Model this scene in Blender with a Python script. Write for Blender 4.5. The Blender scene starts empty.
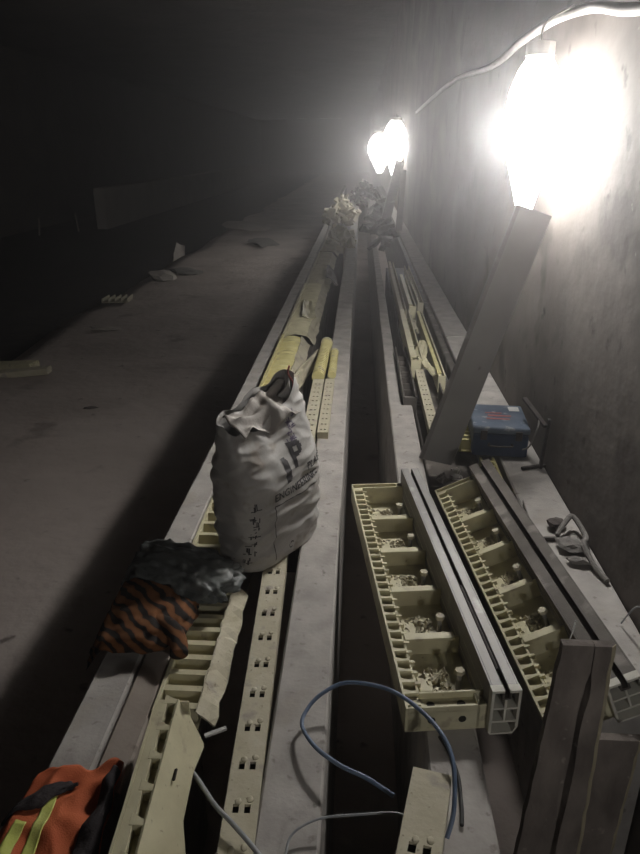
import bpy, bmesh, math, random
from math import sin, cos, pi, atan, hypot, radians
from mathutils import Vector, Matrix, noise
R = random.Random(7)
COL = bpy.context.scene.collection

# ---------------------------------------------------------------- materials
def new_mat(name):
    m = bpy.data.materials.new(name); m.use_nodes = True
    nt = m.node_tree; nt.nodes.clear()
    out = nt.nodes.new('ShaderNodeOutputMaterial')
    b = nt.nodes.new('ShaderNodeBsdfPrincipled')
    nt.links.new(b.outputs[0], out.inputs[0])
    return m, nt, b
def ramp(nt, stops):
    r = nt.nodes.new('ShaderNodeValToRGB')
    e = r.color_ramp.elements
    while len(e) < len(stops): e.new(0.5)
    for k, (p, c) in enumerate(stops):
        e[k].position = p; e[k].color = (*c, 1)
    return r
def noisy(name, stops, scale=8, rough=.85, bump=.25, bscale=60, detail=6, stretch=(1, 1, 1), metal=0, dist=0.0,
          spots=None, bdist=.01, spec=.3):
    m, nt, b = new_mat(name)
    tc = nt.nodes.new('ShaderNodeTexCoord'); mp = nt.nodes.new('ShaderNodeMapping')
    mp.inputs['Scale'].default_value = stretch
    nt.links.new(tc.outputs['Object'], mp.inputs[0])
    n = nt.nodes.new('ShaderNodeTexNoise'); n.inputs['Scale'].default_value = scale
    n.inputs['Detail'].default_value = detail; n.inputs['Distortion'].default_value = dist
    nt.links.new(mp.outputs[0], n.inputs['Vector'])
    r = ramp(nt, stops); nt.links.new(n.outputs[0], r.inputs[0])
    col = r.outputs[0]
    if spots:                                         # (scale, threshold, colour): dirt blotches
        for sc, th, c in spots:
            n3 = nt.nodes.new('ShaderNodeTexNoise'); n3.inputs['Scale'].default_value = sc
            n3.inputs['Detail'].default_value = 5; nt.links.new(tc.outputs['Object'], n3.inputs['Vector'])
            r3 = ramp(nt, [(th, (0, 0, 0)), (th + .09, (1, 1, 1))]); nt.links.new(n3.outputs[0], r3.inputs[0])
            mx = nt.nodes.new('ShaderNodeMix'); mx.data_type = 'RGBA'
            nt.links.new(r3.outputs[0], mx.inputs[0]); nt.links.new(col, mx.inputs[6]); mx.inputs[7].default_value = (*c, 1)
            col = mx.outputs[2]
    nt.links.new(col, b.inputs['Base Color'])
    b.inputs['Roughness'].default_value = rough; b.inputs['Metallic'].default_value = metal
    b.inputs['Specular IOR Level'].default_value = spec
    if bump:
        n2 = nt.nodes.new('ShaderNodeTexNoise'); n2.inputs['Scale'].default_value = bscale; n2.inputs['Detail'].default_value = 6
        nt.links.new(mp.outputs[0], n2.inputs['Vector'])
        bp = nt.nodes.new('ShaderNodeBump'); bp.inputs['Strength'].default_value = bump; bp.inputs['Distance'].default_value = bdist
        nt.links.new(n2.outputs[0], bp.inputs['Height']); nt.links.new(bp.outputs[0], b.inputs['Normal'])
    return m
M = {}
M['beam'] = noisy('dusty_beam', [(.3, (.30, .28, .26)), (.55, (.40, .375, .35)), (.75, (.47, .45, .42))], 9, .9, .35, 70,
                  spots=[(26, .62, (.22, .2, .18)), (5, .6, (.36, .33, .29))], bdist=.004)
M['beam_tan'] = noisy('worn_tan_beam', [(.3, (.26, .22, .19)), (.7, (.38, .33, .29))], 7, .9, .3, 60, bdist=.004,
                  spots=[(20, .62, (.2, .17, .15))])
M['cream'] = noisy('cream_plastic', [(.25, (.46, .42, .28)), (.6, (.58, .54, .37)), (.8, (.62, .59, .43))], 10, .55, .25, 45, bdist=.003,
                   spots=[(16, .60, (.40, .35, .25)), (55, .66, (.28, .24, .17))])
M['cream_dusty'] = noisy('dusty_cream', [(.25, (.42, .38, .27)), (.6, (.50, .46, .35)), (.8, (.53, .50, .42))], 12, .75, .4, 60, bdist=.004,
                   spots=[(14, .58, (.36, .32, .27)), (60, .64, (.2, .17, .13))])
M['yellow'] = noisy('yellow_plastic', [(.3, (.50, .44, .19)), (.7, (.64, .59, .30))], 9, .55, .3, 50, bdist=.003,
                   spots=[(14, .6, (.42, .37, .24))])
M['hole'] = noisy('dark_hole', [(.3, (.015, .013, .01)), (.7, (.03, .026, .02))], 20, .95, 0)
M['rail'] = noisy('grey_rail', [(.3, (.20, .19, .18)), (.7, (.30, .29, .28))], 6, .55, .15, 90, stretch=(1, 1, 1), metal=.25, bdist=.002,
                   spots=[(12, .6, (.36, .35, .33))])
M['rail_end'] = noisy('pale_rail_end', [(.3, (.5, .48, .42)), (.7, (.62, .6, .52))], 20, .6, .1)
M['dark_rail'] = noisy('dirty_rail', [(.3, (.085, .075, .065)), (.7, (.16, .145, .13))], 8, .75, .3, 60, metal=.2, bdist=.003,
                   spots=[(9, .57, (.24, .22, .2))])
M['slot'] = noisy('slot_dark', [(.3, (.035, .03, .026)), (.7, (.07, .06, .05))], 20, .9, .3)  # slot sides and bed, much darker than the rail
M['channel'] = noisy('leaning_channel_grey', [(.3, (.30, .29, .28)), (.7, (.39, .38, .365))], 4, .8, .15, 40, bdist=.003,
                   spots=[(18, .68, (.15, .14, .13))])
M['plank'] = noisy('brown_dirty_plank', [(.3, (.10, .084, .074)), (.55, (.17, .145, .128)), (.75, (.23, .20, .175))], 14, .9, .7, 50,
                   stretch=(1, 1, .5), bdist=.008, spots=[(7, .6, (.09, .075, .066)), (40, .66, (.27, .24, .21))])
M['plank_edge'] = noisy('tan_plank_edge', [(.3, (.3, .26, .18)), (.7, (.42, .37, .26))], 14, .8, .3, 50)
M['bag'] = noisy('woven_sack', [(.3, (.33, .31, .29)), (.6, (.45, .435, .415)), (.8, (.54, .525, .51))], 6, .5, .25, 25, bdist=.006,
                 spots=[(7, .58, (.28, .245, .21)), (22, .62, (.33, .30, .27))], spec=.5)
M['bag_in'] = noisy('sack_folds', [(.3, (.28, .25, .22)), (.7, (.42, .39, .36))], 9, .6, .3, 30)
M['ink'] = noisy('black_ink', [(.3, (.03, .028, .03)), (.7, (.06, .055, .06))], 60, .6, 0)
M['violet'] = noisy('violet_ink', [(.3, (.10, .08, .14)), (.7, (.16, .13, .2))], 60, .6, 0)
M['red'] = noisy('red_ink', [(.3, (.35, .1, .09)), (.7, (.45, .16, .14))], 60, .6, 0)
M['blue'] = noisy('toolbox_blue', [(.3, (.012, .028, .07)), (.7, (.022, .048, .11))], 9, .55, .2, 60, bdist=.002)
M['blue_top'] = noisy('dusty_blue_lid', [(.3, (.07, .10, .15)), (.7, (.15, .18, .225))], 9, .7, .3, 50, bdist=.003,
                      spots=[(22, .6, (.34, .35, .37))])
M['white'] = noisy('white_scrap', [(.3, (.6, .6, .58)), (.7, (.75, .74, .72))], 20, .6, .2)
M['black_metal'] = noisy('black_metal', [(.3, (.03, .027, .025)), (.7, (.07, .06, .055))], 20, .6, .2, metal=.3)
M['scrap'] = noisy('dark_scrap', [(.3, (.06, .05, .045)), (.7, (.14, .12, .11))], 16, .85, .5, 60)
M['grey_scrap'] = noisy('grey_scrap', [(.3, (.14, .13, .12)), (.7, (.24, .225, .21))], 16, .85, .5, 60)
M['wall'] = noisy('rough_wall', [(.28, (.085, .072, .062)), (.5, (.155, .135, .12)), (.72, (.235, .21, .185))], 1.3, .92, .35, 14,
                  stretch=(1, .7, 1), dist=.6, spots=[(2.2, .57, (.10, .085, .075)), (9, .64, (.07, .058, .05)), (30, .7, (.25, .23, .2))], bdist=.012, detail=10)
M['darkwall'] = noisy('dark_rock', [(.3, (.075, .064, .057)), (.7, (.14, .12, .108))], .8, .95, .6, 3, bdist=.1)  # darker tone for the left, far and back walls and ceiling
M['floor'] = noisy('trodden_dust_floor', [(.3, (.36, .31, .28)), (.55, (.46, .40, .365)), (.75, (.54, .48, .44))], 1.1, .95, .7, 7,
                   dist=.5, spots=[(1.5, .62, (.27, .225, .2)), (7, .66, (.16, .13, .115))], bdist=.03, detail=9)
M['low_ground'] = noisy('dark_lower_ground', [(.3, (.014, .011, .009)), (.7, (.03, .024, .02))], 1.0, .95, .6, 4, bdist=.05,
                 spots=[(.7, .66, (.06, .05, .042))])  # ground beyond the slab edge, far darker than the floor
M['curb'] = noisy('pale_low_wall', [(.3, (.36, .32, .29)), (.7, (.46, .42, .38))], 1.0, .95, .3, 4, bdist=.03)
M['orange'] = noisy('orange_mesh_cloth', [(.3, (.40, .085, .03)), (.7, (.52, .13, .05))], 12, .8, .35, 300, bdist=.003)
M['lime'] = noisy('lime_reflective_band', [(.3, (.45, .5, .1)), (.7, (.6, .62, .2))], 20, .5, .1, 200)
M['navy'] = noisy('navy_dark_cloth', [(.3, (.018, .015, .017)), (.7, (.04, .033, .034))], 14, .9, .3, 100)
M['film'] = noisy('dusty_dark_plastic_sheet', [(.3, (.07, .075, .073)), (.6, (.15, .16, .155)), (.8, (.27, .28, .27))], 16, .45, .7, 22, dist=1.0, bdist=.012)
M['wire_blue'] = noisy('blue_grey_hose', [(.3, (.10, .14, .22)), (.7, (.17, .22, .31))], 20, .45, 0)
M['wire_grey'] = noisy('grey_hose', [(.3, (.25, .26, .27)), (.7, (.36, .37, .38))], 20, .5, 0)
M['hose_shadow'] = noisy('hose_shadow_dark', [(.3, (.02, .02, .02)), (.7, (.04, .04, .04))], 20, .6, 0)  # near-black tone for the painted hose shadow
M['conduit'] = noisy('white_conduit', [(.3, (.55, .53, .5)), (.7, (.7, .68, .64))], 12, .6, .1)
# tiger striped cloth
def tiger():
    m, nt, b = new_mat('tiger_stripe_cloth')
    tc = nt.nodes.new('ShaderNodeTexCoord')
    w = nt.nodes.new('ShaderNodeTexWave'); w.wave_type = 'BANDS'; w.bands_direction = 'DIAGONAL'
    w.inputs['Scale'].default_value = 11; w.inputs['Distortion'].default_value = 5; w.inputs['Detail'].default_value = 2
    w.inputs['Detail Scale'].default_value = 1.2
    nt.links.new(tc.outputs['Object'], w.inputs[0])
    r = ramp(nt, [(.28, (.012, .009, .008)), (.42, (.15, .055, .018)), (.8, (.20, .08, .026))])
    nt.links.new(w.outputs[0], r.inputs[0]); nt.links.new(r.outputs[0], b.inputs['Base Color'])
    b.inputs['Roughness'].default_value = .95
    n2 = nt.nodes.new('ShaderNodeTexNoise'); n2.inputs['Scale'].default_value = 200
    bp = nt.nodes.new('ShaderNodeBump'); bp.inputs['Strength'].default_value = .6; bp.inputs['Distance'].default_value = .003
    nt.links.new(n2.outputs[0], bp.inputs['Height']); nt.links.new(bp.outputs[0], b.inputs['Normal'])
    return m
M['tiger'] = tiger()
def emis(name, col, st):
    m = bpy.data.materials.new(name); m.use_nodes = True; nt = m.node_tree; nt.nodes.clear()
    o = nt.nodes.new('ShaderNodeOutputMaterial'); e = nt.nodes.new('ShaderNodeEmission')
    e.inputs[0].default_value = (*col, 1); e.inputs[1].default_value = st; nt.links.new(e.outputs[0], o.inputs[0]); return m

# ---------------------------------------------------------------- helpers
def tag(o, label=None, cat=None, group=None, kind=None):
    if label: o['label'] = label
    if cat: o['category'] = cat
    if group: o['group'] = group
    if kind: o['kind'] = kind
    return o
def empty(name, loc, label, cat, group=None, rot=(0, 0, 0)):
    o = bpy.data.objects.new(name, None); COL.objects.link(o); o.location = loc; o.rotation_euler = rot
    o.empty_display_size = .1
    return tag(o, label, cat, group)
class MB:
    def __init__(s): s.bm = bmesh.new(); s.mi = 0
    def box(s, x0, x1, y0, y1, z0, z1, sh=0, mat=None):
        """axis box; sh = shear of the top in y"""
        v = [s.bm.verts.new(p) for p in ((x0, y0, z0), (x1, y0, z0), (x1, y1, z0), (x0, y1, z0),
             (x0, y0 + sh, z1), (x1, y0 + sh, z1), (x1, y1 + sh, z1), (x0, y1 + sh, z1))]
        for f in ((3, 2, 1, 0), (4, 5, 6, 7), (0, 1, 5, 4), (1, 2, 6, 5), (2, 3, 7, 6), (3, 0, 4, 7)):
            fc = s.bm.faces.new([v[i] for i in f])
            fc.material_index = s.mi if mat is None else mat
        if mat is None: return s
        return s
    def obox(s, c, size, rot=(0, 0, 0)):
        m = Matrix.Translation(c) @ __import__('mathutils').Euler(rot).to_matrix().to_4x4()
        h = [d / 2 for d in size]
        v = [s.bm.verts.new(m @ Vector((sx * h[0], sy * h[1], sz * h[2]))) for sz in (-1, 1) for sx, sy in ((-1, -1), (1, -1), (1, 1), (-1, 1))]
        for f in ((3, 2, 1, 0), (4, 5, 6, 7), (0, 1, 5, 4), (1, 2, 6, 5), (2, 3, 7, 6), (3, 0, 4, 7)):
            s.bm.faces.new([v[i] for i in f]).material_index = s.mi
        return s
    def prism(s, pts, a, b, axis='x'):
        """extrude a 2D polygon (ccw) between a and b along axis"""
        def P(p, t):
            return {'x': (t, p[0], p[1]), 'y': (p[0], t, p[1]), 'z': (p[0], p[1], t)}[axis]
        A = [s.bm.verts.new(P(p, a)) for p in pts]; B = [s.bm.verts.new(P(p, b)) for p in pts]
        n = len(pts)
        s.bm.faces.new(A[::-1]); s.bm.faces.new(B)
        for i in range(n): s.bm.faces.new((A[i], A[(i + 1) % n], B[(i + 1) % n], B[i]))
        return s
    def cyl(s, p, q, r, n=12, r2=None):
        p = Vector(p); q = Vector(q); d = (q - p).normalized(); r2 = r if r2 is None else r2
        a = d.orthogonal().normalized(); b = d.cross(a)
        A = [s.bm.verts.new(p + (a * cos(2 * pi * i / n) + b * sin(2 * pi * i / n)) * r) for i in range(n)]
        B = [s.bm.verts.new(q + (a * cos(2 * pi * i / n) + b * sin(2 * pi * i / n)) * r2) for i in range(n)]
        s.bm.faces.new(A[::-1]); s.bm.faces.new(B)
        for i in range(n): s.bm.faces.new((A[i], A[(i + 1) % n], B[(i + 1) % n], B[i]))
        return s
    def tube(s, pts, r, n=8, sub=8):
        P = [Vector(p) for p in pts]; Q = []
        for i in range(len(P) - 1):
            p0 = P[max(i - 1, 0)]; p1 = P[i]; p2 = P[i + 1]; p3 = P[min(i + 2, len(P) - 1)]
            for k in range(sub):
                t = k / sub
                Q.append(.5 * ((2 * p1) + (p2 - p0) * t + (2 * p0 - 5 * p1 + 4 * p2 - p3) * t * t + (3 * p1 - p0 - 3 * p2 + p3) * t ** 3))
        Q.append(P[-1]); rings = []; a = None
        for i, q in enumerate(Q):
            d = (Q[min(i + 1, len(Q) - 1)] - Q[max(i - 1, 0)]).normalized()
            a = d.orthogonal().normalized() if a is None else (a - d * a.dot(d)).normalized()
            b = d.cross(a)
            rings.append([s.bm.verts.new(q + (a * cos(2 * pi * j / n) + b * sin(2 * pi * j / n)) * r) for j in range(n)])
        for A, B in zip(rings, rings[1:]):
            for j in range(n): s.bm.faces.new((A[j], A[(j + 1) % n], B[(j + 1) % n], B[j]))
        s.bm.faces.new(rings[0][::-1]); s.bm.faces.new(rings[-1]); return s
    def lump(s, c, r, seed=0, sub=2, jag=.35):
        m = bmesh.ops.create_icosphere(s.bm, subdivisions=sub, radius=1)
        for v in m['verts']:
            k = 1 + jag * noise.noise(v.co * 1.7 + Vector((seed * 3.1, seed, 0)))
            v.co = Vector(c) + Vector((v.co.x * r[0], v.co.y * r[1], v.co.z * r[2])) * k
        return s
    def grid(s, fn, nu, nv):
        V = [[s.bm.verts.new(fn(i / nu, j / nv)) for j in range(nv + 1)] for i in range(nu + 1)]
        for i in range(nu):
            for j in range(nv): s.bm.faces.new((V[i][j], V[i + 1][j], V[i + 1][j + 1], V[i][j + 1]))
        return s
    def build(s, name, mat, parent=None, smooth=False, bevel=0, solid=0):
        bmesh.ops.recalc_face_normals(s.bm, faces=s.bm.faces)
        me = bpy.data.meshes.new(name); s.bm.to_mesh(me); s.bm.free()
        for m in (mat if isinstance(mat, (list, tuple)) else [mat]): me.materials.append(m)
        if smooth:
            for p in me.polygons: p.use_smooth = True
        o = bpy.data.objects.new(name, me); COL.objects.link(o)
        if parent: o.parent = parent
        if bevel:
            b = o.modifiers.new('bevel', 'BEVEL'); b.width = bevel; b.segments = 2; b.limit_method = 'ANGLE'
        if solid:
            b = o.modifiers.new('solid', 'SOLIDIFY'); b.thickness = solid; b.offset = 0
        return o
def split_build(mb, name, mat, parent, **kw):
    """each loose piece of mb becomes an object of its own"""
    bm = mb.bm; seen = set(); out = []
    bm.verts.ensure_lookup_table(); bm.verts.index_update()
    for v0 in bm.verts:
        if v0.index in seen: continue
        st = [v0]; seen.add(v0.index); isl = []
        while st:
            v = st.pop(); isl.append(v)
            for e in v.link_edges:
                w_ = e.other_vert(v)
                if w_.index not in seen: seen.add(w_.index); st.append(w_)
        n = MB(); mp = {v.index: n.bm.verts.new(v.co) for v in isl}
        for f in {f for v in isl for f in v.link_faces}: n.bm.faces.new([mp[v.index] for v in f.verts])
        out.append(n.build(name, mat, parent, **kw))
    bm.free(); return out
def top(o, loc):
    """move a finished world-space mesh so its origin is at loc"""
    o.data.transform(Matrix.Translation(-Vector(loc))); o.location = loc; return o
def nz(x, y, z=0, s=1): return noise.noise(Vector((x * s, y * s, z)))

TOP = 1.0                      # height of the long beams above the tunnel floor
WALLX = .875

# ---------------------------------------------------------------- setting
def floor_slab():
    b = MB()
    ys = [-4 + .8 * i for i in range(110)]
    for j in range(len(ys) - 1):
        pass
    top_v = []; low_v = []
    nx = 18
    rows = []
    for y in ys:
        xe = -4.25 + .35 * nz(0, y, 3, .35) + .12 * nz(0, y, 9, 1.7)
        row = [b.bm.verts.new((xe, y, -.45))]
        for i in range(nx + 1):
            t = i / nx; x = xe + (1.2 - xe) * t
            row.append(b.bm.verts.new((x, y, (-.04 if i == 0 else 0) + .018 * nz(x, y, 0, 1.3))))
        rows.append(row)
    for A, B in zip(rows, rows[1:]):
        for i in range(len(A) - 1): b.bm.faces.new((A[i], A[i + 1], B[i + 1], B[i]))
    return tag(b.build('floor', M['floor'], smooth=True), kind='structure')
floor_slab()
tag(MB().box(-14, -3.9, -6, 95, -.6, -.42).build('floor_lower', M['low_ground']), kind='structure')
def right_wall():
    b = MB()
    def f(u, v):
        y = -5 + 95 * (u ** 2.0); z = 5.6 * v
        return (WALLX + .006 * nz(y, z, 0, 2.1) + .004 * nz(y, z, 4, 7), y, z)
    b.grid(f, 260, 60)
    o = b.build('wall_right', M['wall'], smooth=True, solid=.0)
    return tag(o, kind='structure')
right_wall()
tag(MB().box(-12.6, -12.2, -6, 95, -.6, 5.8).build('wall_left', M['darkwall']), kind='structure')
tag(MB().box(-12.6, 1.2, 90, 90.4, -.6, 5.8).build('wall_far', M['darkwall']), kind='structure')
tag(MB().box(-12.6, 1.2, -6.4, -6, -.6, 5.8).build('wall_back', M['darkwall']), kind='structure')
def ceiling():
    b = MB()
    b.grid(lambda u, v: (-12.6 + 13.6 * u, -6 + 96 * v, 5.6 + .25 * sin(pi * u) + .12 * nz(13 * u, 96 * v, 2, .9)), 30, 120)
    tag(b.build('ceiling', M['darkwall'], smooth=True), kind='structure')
ceiling()
tag(MB().box(-9.9, -9.5, 26.4, 75, -.45, 1.05).build('trim_low_wall', M['curb'], bevel=.03), kind='structure')

# ---------------------------------------------------------------- long beams
def beam(x0, x1, y0, y1, label, mat='beam', z1=TOP, z0=-.02, group=None, lip=False):
    b = MB(); n = max(6, int((y1 - y0) * 5))
    # closed bar with a slightly uneven top and chamfered upper edges
    rows = []
    for i in range(n + 1):
        y = y0 + (y1 - y0) * i / n; w = .0035 * nz(x0 * 7, y, 0, 1.1)
        h = z1 + .002 * nz(x0, y, 5, 3)
        rows.append([b.bm.verts.new(p) for p in ((x0 + w, y, z0), (x0 + w, y, h - .006), (x0 + w + .006, y, h), (x1 + w - .006, y, h), (x1 + w, y, h - .006), (x1 + w, y, z0))])
    for A, B in zip(rows, rows[1:]):
        for k in range(6): b.bm.faces.new((A[k], A[(k + 1) % 6], B[(k + 1) % 6], B[k]))
    b.bm.faces.new(rows[0][::-1]); b.bm.faces.new(rows[-1])
    o = b.build('long_beam', M[mat]); top(o, ((x0 + x1) / 2, y0, 0))
    return tag(o, label, 'beam', group)
beam(-.712, -.603, .45, 3.42, 'dusty grey outer beam on the left, near length under the orange and striped cloths')
beam(-.710, -.600, 3.43, 9.5, 'dusty grey outer beam on the left, middle length running beside the yellow channels')
beam(-.709, -.600, 9.51, 30, 'dusty outer beam on the left, farthest length running towards the distant lamps')
beam(-.600, -.520, 1.12, 1.80, 'narrow brownish beam between left outer beam and toothed cream strip', 'beam_tan', z1=.992)
beam(-.197, -.057, .5, 30, 'wide pale beam running unbroken through the middle beside the open gap')
beam(.188, .318, .5, 3.72, 'pale beam right of the middle gap, near length under the open-topped cream tray')
beam(.188, .265, 3.73, 30, 'narrow grey beam right of the middle gap, far length beyond the step', z1=.985)
beam(.682, .868, 1.56, 5.3, 'pale beam against the right wall, near length carrying the blue toolbox')
beam(.682, .868, 5.32, 30, 'pale beam against the right wall, far length beyond the cross joint')
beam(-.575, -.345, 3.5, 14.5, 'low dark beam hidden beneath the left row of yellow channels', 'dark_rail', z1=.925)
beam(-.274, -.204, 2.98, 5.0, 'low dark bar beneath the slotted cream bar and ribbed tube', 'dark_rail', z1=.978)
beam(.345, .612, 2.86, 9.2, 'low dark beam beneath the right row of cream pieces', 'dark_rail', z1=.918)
beam(.625, .672, 4.3, 30, 'thin dark rail along the left side of the wall beam', 'dark_rail', z1=.975)

# ---------------------------------------------------------------- toothed strips
def toothed_strip(x0, x1, y0, y1, label, pitch=.062, mat='cream', z=TOP, depth=.06, yaw=0, group='toothed cream strips', torn=True, slope=.35):
    """side walls, floor and slanted rungs of an open-topped plastic strip; local origin at (x0,y0)"""
    root = empty('toothed_strip', (x0, y0, z), label, 'plastic strip', group, (0, 0, yaw))
    W = x1 - x0; L = y1 - y0
    b = MB(); b.box(0, .012, 0, L, -depth, 0); b.build('side_wall', M[mat], root, bevel=.002)
    b = MB(); b.box(.012, W - .012, 0, L, -depth, -depth + .006); b.build('bottom_plate', M[mat], root)
    b = MB(); y = .01
    while y < L - .02:
        b.prism([(y, -.048), (y + .008, -.048), (y + .008 + slope * .05, -.002), (y - .012 + slope * .05, -.002)], .012, W - .012, 'x')
        y += pitch
    o = b.build('rungs', M[mat], root); tag(o, kind='stuff')
    b = MB()
    if torn:
        n = int(L * 40)
        def f(u, v):
            yy = L * u
            if v < .5: return (W - .012 + .004 * nz(yy, 1, 0, 30), yy, .002 * nz(yy, 0, 1, 20))
            d = .045 + .03 * nz(yy, 5, 0, 9) + .012 * nz(yy, 5, 7, 31)
            t = (v - .5) * 2
            return (W - .012 + .045 * t + .010 * nz(yy, t, 2, 18), yy, -d * t)
        b.grid(f, n, 6)
        b.build('torn_flange', M['cream_dusty' if mat == 'cream' else mat], root, solid=.006)
    else:
        b.box(W - .012, W, 0, L, -depth, 0); b.build('side_wall', M[mat], root, bevel=.002)
    return root
toothed_strip(-.516, -.385, 1.36, 1.93, 'toothed cream strip with torn right flange, nearer one, in front of the striped cloth')
toothed_strip(-.598, -.470, 1.96, 3.40, 'toothed cream strip behind the plastic sheet, passing left of the white sack', pitch=.085, slope=.6)

def holed_bar(x0, x1, y0, y1, label, z=TOP, pitch=.115, mat='cream_dusty', th=.05, yaw=0, pitchrot=0, dash=False, group='cream bars pierced with holes'):
    root = empty('holed_bar', (x0, y0, z), label, 'plastic bar', group, (pitchrot, 0, yaw))
    W = x1 - x0; L = y1 - y0
    b = MB(); n = int(L / pitch); hw = W * .17
    c1, c2 = W * .33, W * .67; hl = .007 if dash else .011
    ys = [pitch * (i + .5) for i in range(n) if pitch * (i + .5) < L - .03]
    edges = [0]
    for y in ys: edges += [y - hl, y + hl]
    edges.append(L)
    for i in range(len(edges) - 1):
        a, e = edges[i], edges[i + 1]
        if i % 2 == 0: b.box(0, W, a, e, -.008, 0)
        else:
            h = hw * .55
            b.box(0, c1 - h, a, e, -.008, 0); b.box(c1 + h, c2 - h, a, e, -.008, 0); b.box(c2 + h, W, a, e, -.008, 0)
    b.build('top_plate', M[mat], root)
    b = MB(); b.box(0, .006, 0, L, -th, -.008); b.build('side_wall', M[mat], root)
    b = MB(); b.box(W - .006, W, 0, L, -th, -.008); b.build('side_wall', M[mat], root)
    b = MB(); b.box(.006, W - .006, 0, .006, -th, -.008); b.build('end_wall', M[mat], root)
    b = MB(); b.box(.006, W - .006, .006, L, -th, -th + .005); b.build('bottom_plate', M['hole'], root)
    if not dash:
        b = MB()
        for k, y in enumerate(ys):
            for c in (c1, c2):
                b.lump((c + .004, y + (.018 if c < .5 * W else .024), .0), (.008, .009, .003), k, 2, .3)
        tag(b.build('bosses', M[mat], root, smooth=True), kind='stuff')
    return root
holed_bar(-.262, -.186, .80, 2.95, 'long cream bar pierced with paired holes beside the middle beam, foreground', yaw=.040)
holed_bar(-.272, -.205, 2.97, 4.08, 'short cream bar with small slots behind the white sack', pitch=.075, dash=True, z=1.03, group='slotted cream bars')
holed_bar(-.196, -.140, 3.2, 4.08, 'slim slotted cream bar lying on the middle beam behind the sack', pitch=.075, dash=True, z=1.035, th=.035, group='slotted cream bars')
# upright-ended ribbed tubes just beyond
def ribbed_tube(p, q, r, label):
    b = MB(); p = Vector(p); q = Vector(q); n = 22
    prev = p
    d = (q - p)
    root = empty('ribbed_tube', p, label, 'tube', 'cream ribbed tubes')
    for i in range(n):
        a = d * (i / n); c = d * ((i + .62) / n); e = d * ((i + 1) / n)
        b.cyl(a, c, r, 14); b.cyl(c, e, r * .86, 14)
    b.build('ribbed_body', M['yellow'], root)
    MB().cyl(d, d + d.normalized() * .02, r * 1.12, 14).build('end_cap', M['cream'], root)
    return root
ribbed_tube((-.245, 4.10, 1.035), (-.225, 4.85, 1.05), .040, 'ribbed cream tube, left one of the pair behind the white sack')
ribbed_tube((-.158, 4.10, 1.05), (-.160, 4.62, 1.05), .026, 'thinner ribbed cream tube, right one of the pair on the middle beam')

# ---------------------------------------------------------------- far left yellow channels
def far_channel(x0, x1, y0, y1, z, label, mat='yellow', yaw=0, seed=0, group='yellow channels between the left beams'):
    root = empty('formwork_channel', (x0, y0, z), label, 'plastic channel', group, (0, 0, yaw))
    W = x1 - x0; L = y1 - y0
    b = MB()
    def f(u, v):
        y = L * u; x = .02 + (W - .05) * v
        rib = .006 * (1 if (y / .07) % 1 < .5 else -1)
        return (x, y, -.012 + rib + .014 * sin(pi * v) + .008 * nz(x, y, seed, 9))
    b.grid(f, int(L * 40), 8); b.build('ribbed_web', M[mat], root, solid=.004)
    MB().box(0, .02, 0, L, -.07, .012).build('side_flange', M[mat], root, bevel=.003)
    b = MB()
    b.grid(lambda u, v: (W - .03 + .06 * v + .012 * nz(L * u, v, seed, 6), L * u, -.005 - .07 * v + .006 * nz(L * u, v, seed + 3, 14)), int(L * 14), 4)
    b.build('torn_flange', M['cream_dusty'], root, solid=.006)
    return root
far_channel(-.585, -.40, 3.55, 5.15, 1.03, 'yellow ribbed channel left of the sack top, nearest of the row', 'yellow', seed=1)
far_channel(-.585, -.365, 5.2, 7.4, 1.02, 'yellow ribbed channel in the left row, second beyond the sack', 'cream', seed=2)
far_channel(-.58, -.36, 7.45, 10.0, 1.0, 'dusty cream channel in the left row, third beyond the sack', 'cream_dusty', seed=3)
far_channel(-.57, -.34, 10.1, 13.5, 1.0, 'dusty cream channel in the left row, farthest before the rubble heap', 'cream_dusty', seed=4)
def shard(loc, size, rot, label, mat='cream_dusty', seed=0, group='broken cream pieces'):
    b = MB(); w, l, t = size
    def f(u, v):
        x = (u - .5) * w * (1 - .35 * v + .2 * nz(u, v, seed, 4)); y = (v - .5) * l
        return (x, y, .18 * w * sin(3 * u + seed) + .02 * nz(u, v, seed, 3))
    b.grid(f, 8, 10); o = b.build('broken_piece', M[mat], solid=t)
    o.location = loc; o.rotation_euler = rot
    return tag(o, label, 'debris', group)
shard((-.325, 8.0, 1.02), (.16, .55, .012), (.1, .35, .1), 'crumpled grey strip hanging off the right edge of the left channel row', 'grey_scrap', 1)
shard((-.33, 4.42, 1.0), (.10, .62, .01), (.05, .9, -.15), 'thin pale sheet edge propped beside the left ribbed tube', 'cream_dusty', 2)
shard((-.45, 6.1, 1.045), (.12, .7, .01), (0, .1, .1), 'flat cream offcut lying on second yellow channel', 'cream', 3)

# rubble heap far down the passage
def heap(cx, cy, z, rx, ry, rz, n, mat, lab, seed, name='rubble_heap'):
    b = MB(); rr = random.Random(seed)
    for i in range(n):
        x = rr.gauss(0, rx * .45); y = rr.gauss(0, ry * .45); k = max(.0, 1 - hypot(x / rx, y / ry))
        b.obox((x, y, rr.random() * rz * k + .075), (rr.uniform(.05, .16), rr.uniform(.05, .3), rr.uniform(.02, .09)),
               (rr.uniform(-.9, .9), rr.uniform(-.9, .9), rr.uniform(0, 3)))
    o = b.build(name, M[mat]); o.location = (cx, cy, z); return tag(o, lab, 'rubble', kind='stuff')
heap(-.42, 15.5, TOP - .02, .30, 2.2, .45, 90, 'cream_dusty', 'pale jumble of broken cream pieces heaped on the left beams near the distant lamps', 5)
heap(-.30, 11.2, TOP - .03, .20, 1.2, .18, 40, 'cream_dusty', 'low dusty rubble on left channels before the pale heap', 6)
heap(.38, 14.0, TOP - .04, .22, 3.0, .35, 70, 'grey_scrap', 'dark rubble piled right of the gap near the distant lamps', 8)
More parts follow.
